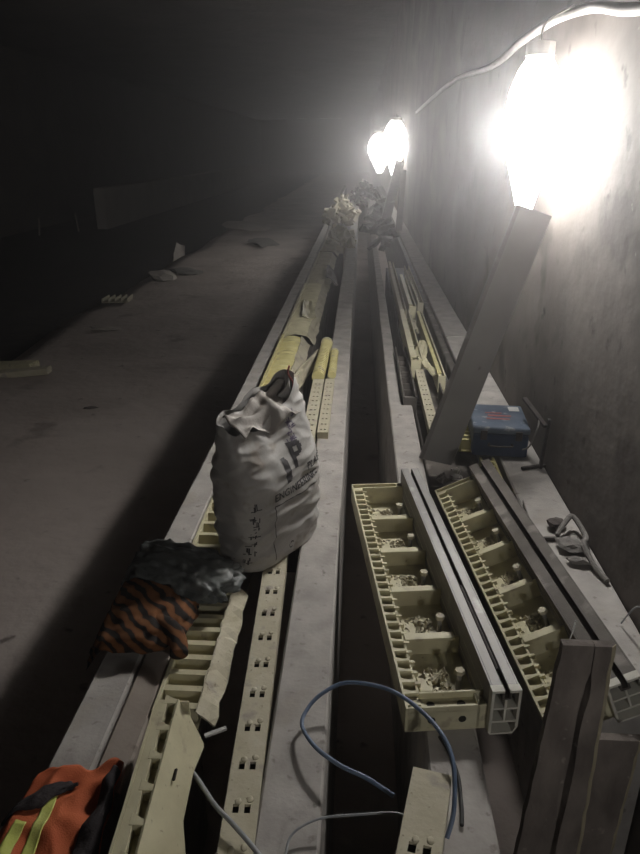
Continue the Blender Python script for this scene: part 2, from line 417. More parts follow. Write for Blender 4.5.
heap(.1, 22, TOP - .04, .55, 3.0, .5, 70, 'scrap', 'dark clutter closing the far end of the gap', 9)

# ---------------------------------------------------------------- open trays with side rails
def rail(parent, x0, z0, L, W=.072, H=.13, y0=0, mat='rail', endmat='rail_end', name='slotted_rail', close=False):
    """hollow extrusion: walls, top with lengthwise slot, inner shelf; open ends show the chambers"""
    t = .005; b = MB(); x1 = x0 + W; z1 = z0 + H; y1 = y0 + L; s0 = x0 + W * .42; s1 = x0 + W * .60
    b.box(x0, x0 + t, y0, y1, z0 + .02, z1); b.box(x1 - t, x1, y0, y1, z0 + .03, z1)
    b.box(x0 + t, s0, y0, y1, z1 - t, z1); b.box(s1, x1 - t, y0, y1, z1 - t, z1)
    o = b.build(name, M[mat], parent, bevel=.001)
    b = MB()
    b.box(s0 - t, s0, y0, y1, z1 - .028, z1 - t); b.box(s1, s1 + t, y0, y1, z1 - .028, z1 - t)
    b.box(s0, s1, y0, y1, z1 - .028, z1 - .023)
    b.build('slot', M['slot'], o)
    b = MB(); zc = z0 + H * .58
    # chamber webs, set a hair proud of the cut end
    e0, e1 = y0 - .002, y0 + .02
    b.box(x0, x1, e0, y1, zc, zc + t)
    b.box((x0 + x1) / 2 - t / 2, (x0 + x1) / 2 + t / 2, e0, y1, z0 + H * .3, z1 - .028)
    b.box(x0, x1, e0, y1, z0 + H * .28, z0 + H * .28 + t)
    b.box(x0 + .004, x1 - .012, e0, y1, z0, z0 + t)
    b.box(x0 - .0006, x0 + t + .001, e0, e1, z0 + .004, z1 + .0006); b.box(x1 - t - .001, x1 + .0006, e0, e1, z0 + .02, z1 + .0006)
    b.box(x0, s0, e0, e1, z1 - t - .001, z1 + .0008); b.box(s1, x1, e0, e1, z1 - t - .001, z1 + .0008)
    b.prism([(x1 - .0135, z0), (x1 - .0115, z0), (x1, z0 + .02), (x1, z0 + .026), (x1 - .004, z0 + .022)], e0, e1, 'y')
    b.build('chamber_webs', M[endmat], o)
    return o
def tray(loc, rot, L, W, H, railH, label, rails='rail', dirty=False, mat='cream', divs=5, seed=1, railW=.072):
    root = empty('slotted_tray', loc, label, 'plastic tray', 'cream ribbed trays with a side rail', rot)
    m = M[mat]; t = .006
    MB().box(0, W, 0, L, 0, t).build('bottom_plate', m, root)
    # toothed left side: two walls with zigzag teeth between
    fw = .040
    MB().box(0, t, 0, L, t, H).build('side_wall', m, root)
    MB().box(fw, fw + t, .02, L - .02, t, H - .012).build('inner_wall', m, root)
    b = MB(); b.box(t, fw, 0, L, t, H - .034); y = .012; p = .040
    while y < L - .03:
        b.prism([(y, H - .034), (y + .031, H - .034), (y + .009, H - .001), (y, H - .001)], t, fw, 'x')
        b.prism([(t, y), (fw + .016, y), (fw + .016, y + .006), (t, y + .024)], H - .022, H - .008, 'z'); y += p
    tag(b.build('teeth', m, root), kind='stuff')
    # ends: outer wall, ledge, inner wall
    for k, (a, e, s) in enumerate(((0, t, 1), (L - t, L, -1))):
        b = MB(); b.box(t, W, a, e, t, H)
        ia = a + s * .042
        b.box(fw, W, min(ia, ia + t), max(ia, ia + t), t, H + .006)
        b.box(t, W, min(a, ia), max(a + t, ia + t) if s > 0 else max(a, ia), H - .018, H - .012)
        eo = b.build('end_wall', m, root, bevel=.001)
        b = MB()
        for xx in (.32, .70):
            b.cyl((W * xx, (a - .001) if s > 0 else L + .001, H * .45), (W * xx, (a + .012) if s > 0 else L - .01, H * .45), .010, 12)
            b.cyl((W * xx, a + s * .02, H - .0125), (W * xx, a + s * .02, H - .0105), .011, 12)
        split_build(b, 'bolt_hole', M['hole'], eo)
        b = MB()
        b.box(W * .88, W * .88 + t, min(a, ia), max(a, ia), t, H); b.box(W * .3, W * .3 + .004, min(a, ia), max(a, ia), t, H - .018)
        split_build(b, 'end_web', m, eo)
    gap = (L - .09) / divs
    for i in range(1, divs):
        y = .045 + gap * i
        b = MB(); b.prism([(y, t), (y + .007, t), (y + .007, H - .012), (y, H - .012)], fw + t, W, 'x')
        b.box(fw + t, W * .92, y - .011, y + .017, H - .016, H - .006)
        # half width step seen on every panel rib
        b.box(fw + t, W * .5, y + .007, y + .03, t, H * .5)
        b.build('divider', m, root, bevel=.0015)
    rr = random.Random(seed)
    for i in range(divs):                          # tall clamp bolts against the rail
        y = .045 + gap * (i + .32); x = W * .80
        bo = MB().cyl((x, y, t), (x, y, H * .95), .007, 10).build('clamp_bolt', M['grey_scrap'], root, smooth=False)
        MB().cyl((x, y, H * .95), (x, y, H * .95 + .012), .013, 6).build('nut', M['cream_dusty'], bo)
        MB().cyl((x, y, t), (x, y, t + .012), .018, 12).build('washer', M['cream_dusty'], bo)
    b = MB()
    for i in range(divs):                          # broken ribbing and crumbs on the bottom
        y0 = .045 + gap * i + .014; y1 = .045 + gap * (i + 1) - .01
        for k in range(110):
            s = rr.uniform(.004, .011)
            b.obox((rr.uniform(fw + .02, W * .74), rr.uniform(y0, min(y1, y0 + gap * .62)), t + rr.uniform(.002, .012)), (s * 1.6, s, s), (rr.uniform(-1, 1), rr.uniform(-1, 1), rr.uniform(0, 3)))
    tag(b.build('crumbs', M['cream_dusty'], root), kind='stuff')
    b = MB()
    for i in range(divs):
        y0 = .045 + gap * i + gap * .30
        b.box(W * .30, W * .48, y0, y0 + gap * .30, t, t + .014)
    split_build(b, 'floor_block', m, root, bevel=.002)
    r = rail(root, W, 0 if not dirty else -.0, L + .03, W=railW, H=railH, y0=-.02, mat=rails, endmat='rail_end')
    if not dirty:                                  # long pin lying in the slot
        MB().cyl((W + railW * .51, .06, railH - .006), (W + railW * .51, .42, railH - .006), .0045, 8).build('slot_pin', M['black_metal'], r)
    return root
yaw1 = math.atan2(.149, 1.20)
tray((.137, 1.325, 1.001), (0, 0, yaw1), 1.23, .205, .075, .135, 'cream ribbed tray with pale slotted rail, left one, overhanging the middle gap')
yaw2 = math.atan2(-.168, 1.25)
tray((.520, 1.385, .936), (0, radians(-23), math.atan2(.150, 1.25)), 1.26, .17, .085, .125,
     'cream tray with dark dirty rail, right one, tipped between the gap and wall beam', rails='dark_rail', dirty=True, seed=4, railW=.088)

# ---------------------------------------------------------------- near left tilted channel
def near_channel():
    root = empty('tilted_formwork', (-.40, .80, 1.085), 'bright cream pocketed panel tipped on edge at the lower left foreground', 'plastic panel', None,
                 (radians(3), radians(0), radians(2.0)))
    L = .49; m = M['cream']
    # pocketed narrow face on top
    MB().box(-.056, -.050, 0, L, -.085, 0).build('edge_wall', m, root)
    b = MB(); b.box(-.050, -.004, 0, L, -.04, -.034)
    b.box(-.05, -.026, 0, L, -.034, -.002)
    y = .01
    while y < L:
        b.prism([(-.034, y), (.0, y), (.0, y + .012), (-.012, y + .016), (-.034, y + .028)], -.034, -.001, 'z') ; y += .078
    b.build('pocket_ribs', m, root, bevel=.001)
    # broad smooth face sloping down to the right, with a notched outline
    def f(u, v):
        y = L * u + (.0 if v < .5 else 0)
        w = .155 if u < .30 else (.155 - (u - .3) / .2 * .05 if u < .5 else (.105 if u < .75 else .105 + (u - .75) * .1))
        if u > .93: w *= (1 - (u - .93) / .07 * .75)
        return (-.003 + w * .50 * v, y, -w * .95 * v - .0)
    b = MB(); b.grid(f, 60, 8); fc = b.build('face_plate', m, root, solid=.006)
    MB().obox((.026, .31, -.036), (.004, .028, .006), (0, radians(60), 0)).build('slit', M['hole'], fc)
    MB().obox((-.010, L - .002, -.030), (.07, .005, .05)).build('end_plate', m, root)
near_channel()
# white tie clip by its tip
o = MB().obox((0, 0, 0), (.055, .010, .006), (0, radians(-12), radians(18))).build('plastic_tie', M['white']); o.location = (-.335, 1.30, 1.0)
tag(o, 'small white plastic tie sticking out beside the tilted cream panel tip', 'plastic tie')

# low dark piece between vest and panel
o = MB().box(-.50, -.462, .50, 1.22, 0, .99).build('side_plate', M['beam_tan'], bevel=.003); top(o, (-.48, .86, 0))
tag(o, 'dusty brown board standing on edge between the orange vest and cream panel', 'board')

# ---------------------------------------------------------------- bottom centre bar
r = holed_bar(.045, .130, .727, 1.157, 'broad cream bar end with one big hole, bottom centre foreground', z=1.085, pitch=.16, th=.085, yaw=radians(-13), mat='cream_dusty')
r = MB().box(0, .075, 0, .12, -.05, 0).build('block', M['beam'], bevel=.003); r.location = (.305, .90, .985)
tag(r, 'small pale block at the bottom edge between the two beams', 'block')

# ---------------------------------------------------------------- right foreground planks
def plank(name, p_top, wid, th, length, lean, label, yaw=0, split=False, wid2=None):
    """plank standing nearly upright; p_top = top left front corner; lean = (x,y) drift towards the foot"""
    root = empty(name, (p_top[0] + lean[0], p_top[1] + lean[1], p_top[2] - length), label, 'plank', None, (0, 0, yaw))
    n = 40; b = MB(); WT = wid; wid2 = wid2 or wid
    def pt(x, y, k):
        t = 1 - k
        return (-lean[0] * k + x, -lean[1] * k + y, length * k)
    rows = []
    for i in range(n + 1):
        k = i / n
        e = .004 * nz(k * 9, 0, 3, 3); wid = WT + (wid2 - WT) * (1 - k)
        # front face has a lengthwise split
        sw = 0.0
        if split and .42 < k < .95: sw = .0085 * min(1, (k - .42) / .1, (.95 - k) / .05) * (1 + .8 * nz(k, 0, 6, 9))
        c = wid * (.56 + .12 * (k - .7)) + .006 * nz(k, 0, 2, 9)
        xs = [(e, th), (e, 0), (c - sw - .001, 0), (c - sw * .4, .02 if split else 0), (c + sw * .4, .02 if split else 0), (c + sw + .001, 0), (wid - .010 + e, 0), (wid + e, .012), (wid + e, th)]
        rows.append([b.bm.verts.new(pt(x, y + .0025 * nz(x * 40, k * 20, 1), k)) for x, y in xs])
    for A, B in zip(rows, rows[1:]):
        for j in range(9): b.bm.faces.new((A[j], A[(j + 1) % 9], B[(j + 1) % 9], B[j]))
    b.bm.faces.new(rows[0][::-1]); b.bm.faces.new(rows[-1])
    b.build('board', M['plank'], root)
    if True:
        b = MB()
        for i in range(n):
            a = i / n; c = (i + 1) / n
            wa = WT + (wid2 - WT) * (1 - a); wc = WT + (wid2 - WT) * (1 - c)
            A = [b.bm.verts.new(pt(wa + .0015 + y - .012 + .004 * nz(a * 9, 0, 3, 3), y - .0015, a)) for y in (.001, .012)]
            B = [b.bm.verts.new(pt(wc + .0015 + y - .012 + .004 * nz(c * 9, 0, 3, 3), y - .0015, c)) for y in (.001, .012)]
            b.bm.faces.new((A[0], A[1], B[1], B[0]))
        b.build('side_face', M['plank_edge'], root, solid=.002)
    return root
plank('plank', (.462, 1.25, 1.345), .115, .022, 1.35, (-.105, -.10), 'brown plank with a dark lengthwise split, upright at the lower right', split=True, wid2=.20)
plank('plank', (.575, 1.27, 1.06), .115, .022, 1.06, (-.06, -.05), 'shorter dark board behind the split plank at the right edge')

# ---------------------------------------------------------------- leaning channel next to the lamp
def leaning_channel(foot, head, W, D, label, mat='channel', group='grey channels leaning up to the lamps'):
    foot = Vector(foot); head = Vector(head); d = head - foot; L = d.length; z = d.normalized()
    x = Vector((1, .22, 0)); x = (x - z * x.dot(z)).normalized(); y = z.cross(x)
    root = empty('leaning_channel', foot, label, 'channel', group)
    root.rotation_mode = 'QUATERNION'
    root.rotation_quaternion = Matrix((x, y, z)).transposed().to_quaternion()
    t = .006
    MB().box(-W / 2, W / 2, 0, t, 0, L).build('web', M[mat], root, bevel=.001)
    b = MB(); b.box(-W / 2, -W / 2 + t, t, D, 0, L); b.box(-W / 2 + t, -W / 2 + .018, D - t, D, 0, L); b.build('flange', M[mat], root)
    b = MB(); b.box(W / 2 - t, W / 2, t, D, 0, L); b.box(W / 2 - .018, W / 2 - t, D - t, D, 0, L); b.build('flange', M[mat], root)
    b = MB(); b.box(-W / 2 - .018, -W / 2, 0, .012, 0, L); b.build('edge_strip', M['rail'], root)
    return root
leaning_channel((.385, 2.98, .985), (.732, 3.05, 2.115), .150, .05, 'near grey channel leaning against the right wall beneath the bright lamp')
leaning_channel((.40, 12.6, 1.0), (.76, 14.6, 2.15), .16, .06, 'distant dark channel leaning under the far lamps', 'dark_rail')
leaning_channel((.70, 12.9, 1.0), (.81, 14.2, 2.0), .10, .05, 'distant pale channel beside the dark leaning one', 'channel')

# ---------------------------------------------------------------- right side strips
holed_bar(.375, .430, 3.30, 4.35, 'slotted cream bar right of the middle gap, between grey beam and leaning channel', pitch=.085, dash=True, z=1.02, th=.05, group='slotted cream bars')
# dusky box section and cream channels farther on
def box_section(x0, x1, y0, y1, z0, z1, mat, label, name='box_section', cat='formwork piece', group=None, capm=None):
    root = empty(name, (x0, y0, z0), label, cat, group); W, L, H = x1 - x0, y1 - y0, z1 - z0; t = .008
    MB().box(0, t, 0, L, 0, H).build('side_wall', M[mat], root); MB().box(W - t, W, 0, L, 0, H).build('side_wall', M[mat], root)
    MB().box(t, W - t, 0, t, 0, H - .004).build('end_wall', M[mat], root)
    MB().box(t, W - t, t, L, 0, t).build('bottom_plate', M[mat], root)
    b = MB(); n = int(L / .12)
    for i in range(1, n): b.box(t, W - t, i * L / n, i * L / n + .01, t, H * .7)
    split_build(b, 'cross_rib', M[mat], root)
    if capm: MB().box(-.004, W * .45, .02, L, H, H + .01).build('cap_strip', M[capm], root)
    return root
box_section(.268, .345, 3.76, 4.85, .90, 1.035, 'dark_rail', 'dark open box section in the notch of the beam beyond the step', capm=None)
box_section(.352, .43, 4.4, 5.9, .93, 1.075, 'cream', 'tall cream box section beyond the slotted bar on the right side', capm='cream')
box_section(.500, .545, 4.1, 5.9, .95, 1.06, 'cream', 'slim cream box section beside the thin dark rail', capm='yellow')
box_section(.500, .605, 3.55, 4.05, .93, 1.03, 'dark_rail', 'short dark box section beside the leaning channel')
box_section(.44, .50, 6.0, 7.6, .95, 1.09, 'cream', 'cream box section farther along the right row', capm='cream')
box_section(.36, .42, 6.0, 8.8, .94, 1.05, 'cream_dusty', 'dusty box section next to the farther cream one, gap side', capm='cream_dusty')
box_section(.545, .60, 6.4, 8.6, .93, 1.04, 'cream_dusty', 'dusty narrow box section next to the thin dark rail, far', capm=None)
shard((.47, 4.35, 1.03), (.10, .30, .01), (.1, .2, .3), 'crumpled cream scrap on the right row by the slotted bar', 'cream', 7)
shard((.45, 4.75, 1.05), (.09, .42, .01), (.0, -.3, -.15), 'long cream splinter lying between two box sections', 'cream', 8)
shard((.46, 5.6, 1.03), (.08, .30, .01), (.1, .5, .1), 'curled cream scrap between the cream box sections', 'cream_dusty', 9)
toothed_strip(.585, .655, 2.55, 3.02, 'short yellow toothed strip beside the wall beam, in front of the toolbox', pitch=.05, mat='yellow', z=1.0, torn=False)
toothed_strip(.50, .565, 3.10, 3.62, 'short yellow toothed strip standing left of the toolbox', pitch=.05, mat='yellow', z=1.05, torn=False, yaw=radians(-6))
shard((.475, 2.96, .935), (.05, .06, .004), (.7, .5, .5), 'small white crumpled scrap at the foot of the leaning channel', 'white', 11, None)
shard((.405, 2.90, .935), (.07, .05, .006), (.2, .1, .9), 'greyish rag bit by the foot of the leaning channel', 'grey_scrap', 12, None)

# ---------------------------------------------------------------- toolbox
def toolbox():
    root = empty('toolbox', (.688, 3.175, 1.004), 'blue toolbox with dusty lid lying on the wall beam under the lamp', 'toolbox', None, (0, 0, radians(-4)))
    W, D, H = .255, .32, .148
    MB().box(-W / 2, W / 2, -D / 2, D / 2, 0, H - .035).build('case', M['blue'], root, bevel=.010)
    l = MB().box(-W / 2 - .004, W / 2 + .004, -D / 2 - .004, D / 2 + .004, H - .033, H).build('lid', [M['blue_top']], root, bevel=.010)
    b = MB(); b.box(-.06, .05, -.05, -.035, H, H + .001); b.box(-.05, .06, -.01, .008, H, H + .001); b.box(-.06, .02, .03, .042, H, H + .001)
    b.build('red_marking', M['red'], l)
    MB().box(.06, .11, .07, .13, H, H + .0015).build('white_sticker', M['white'], l)
    for x in (-.08, .08):
        MB().box(x - .015, x + .015, -D / 2 - .010, -D / 2 - .003, H - .06, H - .015).build('latch', M['black_metal'], root, bevel=.002)
    b = MB(); b.tube([(-.05, -D / 2, H * .45), (-.05, -D / 2 - .02, H * .42), (.05, -D / 2 - .02, H * .42), (.05, -D / 2, H * .45)], .004, 6, 3)
    b.build('handle', M['black_metal'], root)
toolbox()
def bracket():
    root = empty('metal_bracket', (.83, 2.93, 1.0), 'black metal bracket frame standing between the toolbox and the wall', 'bracket')
    MB().obox((.02, -.02, .12), (.012, .02, .24), (0, radians(3), 0)).build('post', M['black_metal'], root)
    MB().obox((-.012, .09, .232), (.02, .24, .012), (radians(12), 0, radians(12))).build('top_bar', M['black_metal'], root)
    MB().obox((-.02, -.03, .01), (.12, .016, .012), (0, 0, radians(20))).build('foot', M['black_metal'], root)
    MB().tube([(.0, .05, .22), (-.02, -.02, .20), (-.05, -.04, .12), (-.075, -.02, .09)], .004, 6, 6).build('hook_wire', M['grey_scrap'], root)
bracket()

# scrap on the wall beam
def scrapmesh(loc, r, rot, mat, label, seed, sub=2, jag=.5):
    o = MB().lump((0, 0, 0), r, seed, sub, jag).build('scrap_piece', M[mat]); o.location = loc; o.rotation_euler = rot
    return tag(o, label, 'scrap', 'scraps on the wall beam')
scrapmesh((.775, 2.37, 1.02), (.040, .030, .018), (.1, .1, .5), 'scrap', 'dark clod on the wall beam, nearest to the toolbox', 1)
scrapmesh((.785, 2.215, 1.018), (.048, .040, .018), (0, .1, -.4), 'grey_scrap', 'grey rounded scrap on the wall beam below the twisted strap', 2)
scrapmesh((.79, 2.115, 1.015), (.045, .024, .013), (0, 0, -.2), 'grey_scrap', 'flat grey sliver on the wall beam, lowest of the scraps', 3)
o = MB().tube([(.755, 2.28, 1.02), (.80, 2.34, 1.045), (.835, 2.37, 1.05), (.852, 2.26, 1.03), (.82, 2.18, 1.04), (.83, 2.08, 1.02), (.85, 2.0, 1.012)], .010, 8, 8).build('bent_strap', M['grey_scrap'])
top(o, (.83, 2.18, 1.0)); tag(o, 'twisted grey strap curled on the wall beam against the wall', 'strap', 'scraps on the wall beam')
o = MB().obox((0, 0, 0), (.11, .012, .012), (0, 0, .05)).build('short_bar', M['black_metal']); o.location = (.725, 2.272, 1.008); tag(o, 'thin dark bar lying across the wall beam by the scraps', 'bar')
o = MB().obox((0, 0, 0), (.004, .20, .05), (0, radians(-8), radians(-3))).build('metal_strip', M['grey_scrap']); o.location = (.672, 2.40, 1.024); tag(o, 'thin upright metal strip at the left edge of the wall beam', 'strip')
o = MB().tube([(.87, 1.60, 1.12), (.85, 1.66, 1.13), (.838, 1.74, 1.10), (.82, 1.78, 1.01)], .0025, 6, 8).build('thin_wire', M['wire_grey']); tag(top(o, (.85, 1.7, 1.0)), 'thin pale wire sprouting from the wall beam at the right edge', 'wire')
for k, (x, y, l, a) in enumerate(((.70, 1.60, .05, .5),)):
    o = MB().tube([(0, 0, 0), (.012, .015, .03), (.02, .03, .045)], .0018, 6, 4).build('wire_stub', M['white']); o.location = (.575, 1.52, 1.14)
    tag(o, 'tiny bright wire stub above the dark rail of right tray', 'wire')

# ---------------------------------------------------------------- white sack
A_, B_, NN = .212, .092, 3.4
YAW = radians(57); BC = Vector((-.300, 2.175, 1.0))
def bag_pt(th, t, off=0.0):
    """th angle round the sack, t height 0..1"""
    c, s = cos(th), sin(th)
    a = A_ * (1 - .06 * abs(2 * t - .8)); bb = B_ * (1.0 + .25 * sin(pi * min(1, t * 1.1)))
    if t < .06: q = .90 + .10 * math.sqrt(max(0, 1 - (1 - t / .06) ** 2)); a *= q; bb *= q
    if t > .62:                                           # upper part pinched to a crumpled mouth
        k = (t - .62) / .38; bb *= (1 - .50 * k ** 1.3); a *= (1 - .10 * k)
    x = a * math.copysign(abs(c) ** (2 / NN), c); y = bb * math.copysign(abs(s) ** (2 / NN), s)
    H = .575
    if t > .6:
        k = (t - .6) / .4
        H += k * (.055 * (x / A_) + .012 * sin(9 * x / A_ + 1) * k) - (k * .075 * (.75 - .5 * max(0, x / A_)) if s < 0 else 0) * min(1, abs(s) * 1.5)
    z = H * t
    p = Vector((x, y, z))
    n = Vector((math.copysign(abs(c) ** (2 - 2 / NN), c) / a, math.copysign(abs(s) ** (2 - 2 / NN), s) / max(bb, .02), 0)).normalized()
    w = .006 * noise.noise(Vector((x * 11, y * 9, z * 12))) + .006 * (1 - abs(noise.noise(Vector((x * 14 + 5, y * 14, z * 34)))) * 2)
    w += .006 * sin(z * 70 + 14 * x) * max(0, 1 - abs(t - .22) / .2)
    if t > .55: w += .012 * (t - .55) / .45 * noise.noise(Vector((x * 11 + 9, y * 5, z * 9)))
    if t > .6: w += .035 * math.exp(-((x - .0) / .06) ** 2 - ((t - .78) / .12) ** 2) * (-.6 if s < 0 else .3)
    p += n * (w + off)
    # lean of the whole sack: top drifts left and back a touch
    p.x += -.010 * t; p.y += .03 * t * t
    return p
def bag():
    root = empty('white_sack', BC, 'white woven sack with black lettering, standing crumpled on cream strip and middle beam', 'sack', None, (0, 0, YAW))
    b = MB()
    nu, nv = 150, 110
    V = [[b.bm.verts.new(bag_pt(2 * pi * i / nu, j / nv)) for j in range(nv + 1)] for i in range(nu)]
    for i in range(nu):
        for j in range(nv): b.bm.faces.new((V[i][j], V[(i + 1) % nu][j], V[(i + 1) % nu][j + 1], V[i][j + 1]))
    b.bm.faces.new([V[i][0] for i in range(nu)][::-1])
    body = b.build('sack_body', M['bag'], root, smooth=True)
    # crumpled folds stuffed in the mouth
    b = MB()
    b.grid(lambda u, v: Vector((-.165 + .31 * u, -.045 + .095 * v + .012 * sin(7 * u + 3 * v), .495 + .05 * v + .05 * u * v + .022 * sin(11 * u + 2 * v) * (1 - v) + .03 * noise.noise(Vector((u * 6, v * 3, 1))))), 40, 14)
    b.build('mouth_fold', M['bag_in'], root, smooth=True, solid=.003)
    b = MB()      # torn peak standing up at the right side
    b.grid(lambda u, v: Vector((.055 + .10 * u * (1 - .5 * v) + .03 * v, .02 + .02 * sin(5 * u + 2 * v), .50 + .12 * v * (1 - abs(u - .65) * 1.1) + .012 * noise.noise(Vector((u * 5, v * 5, 3))))), 16, 16)
    b.build('torn_peak', M['bag'], root, smooth=True, solid=.003)
    MB().tube([(.13, .0, .55), (.145, .005, .59), (.125, .01, .63), (.12, .0, .66)], .0035, 6, 5).build('red_thread', M['red'], root)
    # printed lettering sits on the front face, following the wrinkles
    def letter(txt, size, x0, z0, rot, mat, name='lettering', bold=0.0, step=None, squeeze=1.0):
        cu = bpy.data.curves.new('t', 'FONT'); cu.body = txt; cu.size = size; cu.offset = bold
        to = bpy.data.objects.new('t', cu); COL.objects.link(to)
        dg = bpy.context.evaluated_depsgraph_get(); dg.update()
        me = bpy.data.meshes.new_from_object(to.evaluated_get(dg)); me.calc_loop_triangles()
        st = step or size * .05
        b = MB(); cr, sr = cos(rot), sin(rot); done = set()
        for t3 in me.loop_triangles:
            P = [me.vertices[i].co for i in t3.vertices]
            xs = [p.x for p in P]; ys = [p.y for p in P]
            d = (P[1].x - P[0].x) * (P[2].y - P[0].y) - (P[2].x - P[0].x) * (P[1].y - P[0].y)
            if abs(d) < 1e-12: continue
            for i in range(int(min(xs) / st) - 1, int(max(xs) / st) + 2):
                for j in range(int(min(ys) / st) - 1, int(max(ys) / st) + 2):
                    if (i, j) in done: continue
                    px, py = (i + .5) * st, (j + .5) * st
                    w1 = ((px - P[0].x) * (P[2].y - P[0].y) - (P[2].x - P[0].x) * (py - P[0].y)) / d
                    w2 = ((P[1].x - P[0].x) * (py - P[0].y) - (px - P[0].x) * (P[1].y - P[0].y)) / d
                    if w1 < -.001 or w2 < -.001 or w1 + w2 > 1.001: continue
                    done.add((i, j)); q = []
                    for di, dj in ((0, 0), (1, 0), (1, 1), (0, 1)):
                        lx, ly = (i + di) * st * squeeze, (j + dj) * st
                        q.append(b.bm.verts.new(front(x0 + lx * cr - ly * sr, z0 + lx * sr + ly * cr)))
                    b.bm.faces.new(q)
        bpy.data.objects.remove(to); bpy.data.meshes.remove(me)
        b.build(name, M[mat], body)
    def front(x, z):
        t = max(0, min(1, z / .56)); r_ = max(-.9999, min(.9999, x / (A_ * (1 - .06 * abs(2 * t - .8)))))
        c = math.copysign(abs(r_) ** (NN / 2), r_)
        return bag_pt(-math.acos(c), t, .0012)
    letter('P', .125, .015, .335, 0, 'ink', bold=.004)
    letter('I', .115, -.032, .300, 0, 'ink', bold=.006)
    letter('ENGINEERING', .038, -.10, .252, radians(2), 'ink', bold=.0006)
    letter('PLASTICS', .040, .085, .300, radians(6), 'ink', bold=.0006)
    # worn, unreadable print: short strokes in rows
    def strokes(x0, z0, dx, dz, n, size, mat, nm):
        rr = random.Random(n); b = MB()
        for i in range(n):
            for k in range(5):
                ox = x0 + dx * i + rr.uniform(-.5, .5) * size; oz = z0 + dz * i + rr.uniform(-.4, .4) * size
                if k % 2: hw, hh = size * rr.uniform(.25, .5), size * .07
                else: hw, hh = size * .07, size * rr.uniform(.25, .5)
                b.bm.faces.new([b.bm.verts.new(front(*q)) for q in ((ox - hw, oz - hh), (ox + hw, oz - hh), (ox + hw, oz + hh), (ox - hw, oz + hh))])
        b.build(nm, M[mat], body)
    strokes(-.188, .06, .003, .032, 7, .024, 'ink', 'worn_print')
    strokes(.05, .42, .010, .022, 5, .030, 'violet', 'violet_print')
    letter('O', .036, -.02, .035, 0, 'ink')
    b = MB()
    for (xa, za, xb, zb, w) in ((-.10, .03, -.10, .236, .0016), (-.10, .237, .14, .237, .0016)):
        b = MB(); n = 50
        for i in range(n):
            a, c = i / n, (i + 1) / n
            x1, z1, x2, z2 = xa + (xb - xa) * a, za + (zb - za) * a, xa + (xb - xa) * c, za + (zb - za) * c
            if xa == xb: q = [(x1 - w, z1), (x1 + w, z1), (x2 + w, z2), (x2 - w, z2)]
            else: q = [(x1, z1 - w), (x2, z2 - w), (x2, z2 + w), (x1, z1 + w)]
            b.bm.faces.new([b.bm.verts.new(front(*k)) for k in q])
        b.build('printed_line', M['ink'], body)
bag()

# ---------------------------------------------------------------- cloths
def cloth_lump(name, c, r, mat, label, cat, seed, yaw=0, folds=9, amp=.16, droop=None, n=90):
    b = MB()
    def f(u, v):
        th = 2 * pi * u; ph = pi * v
        d = Vector((cos(th) * sin(ph), sin(th) * sin(ph), cos(ph)))
        sx = math.copysign(abs(d.x) ** .8, d.x); sy = math.copysign(abs(d.y) ** .8, d.y)
        k = 1 + amp * (1 - 2 * abs(noise.noise(d * folds * .25 + Vector((seed, 0, 0))))) * .8 + amp * .5 * noise.noise(d * folds * .7 + Vector((0, seed, 0)))
        p = Vector((sx * r[0] * k, sy * r[1] * k, d.z * r[2] * k))
        if p.z < 0: p.z *= .25
        p = Matrix.Rotation(yaw, 3, 'Z') @ p + Vector(c)
        # hang down beyond the beam's left edge
        if p.x < -.715: p.z -= min(.14, (-.715 - p.x) * 1.6)
        if p.x > -.712: p.z = max(p.z, 1.004)
        return p
    V = [[b.bm.verts.new(f(i / n, j / (n // 2))) for j in range(n // 2 + 1)] for i in range(n)]
    for i in range(n):
        for j in range(n // 2):
            b.bm.faces.new((V[i][j], V[(i + 1) % n][j], V[(i + 1) % n][j + 1], V[i][j + 1]))
    bmesh.ops.remove_doubles(b.bm, verts=b.bm.verts, dist=.0004)
    o = b.build(name, M[mat], smooth=True); top(o, (c[0], c[1], 1.0))
    return tag(o, label, cat)
cloth_lump('striped_cloth', (-.645, 1.715, 1.03), (.15, .155, .062), 'tiger', 'orange and black tiger-striped cloth bundled on the left beam', 'cloth', 3, folds=8, amp=.2)
cloth_lump('plastic_sheet', (-.575, 1.90, 1.055), (.195, .115, .066), 'film', 'crumpled dark translucent-looking plastic sheet draped over the back of the striped cloth', 'plastic sheet', 8, yaw=radians(-20), folds=12, amp=.24)
# rolled sleeve of the striped cloth hanging towards the camera
o = MB().tube([(-.60, 1.66, 1.055), (-.53, 1.62, 1.06), (-.497, 1.58, 1.045), (-.485, 1.54, 1.03)], .026, 14, 8).build('rolled_edge', M['tiger'], smooth=True)
par = [q for q in bpy.data.objects if q.name.startswith('striped_cloth')][0]
o.data.transform(Matrix.Translation(-par.location)); o.parent = par

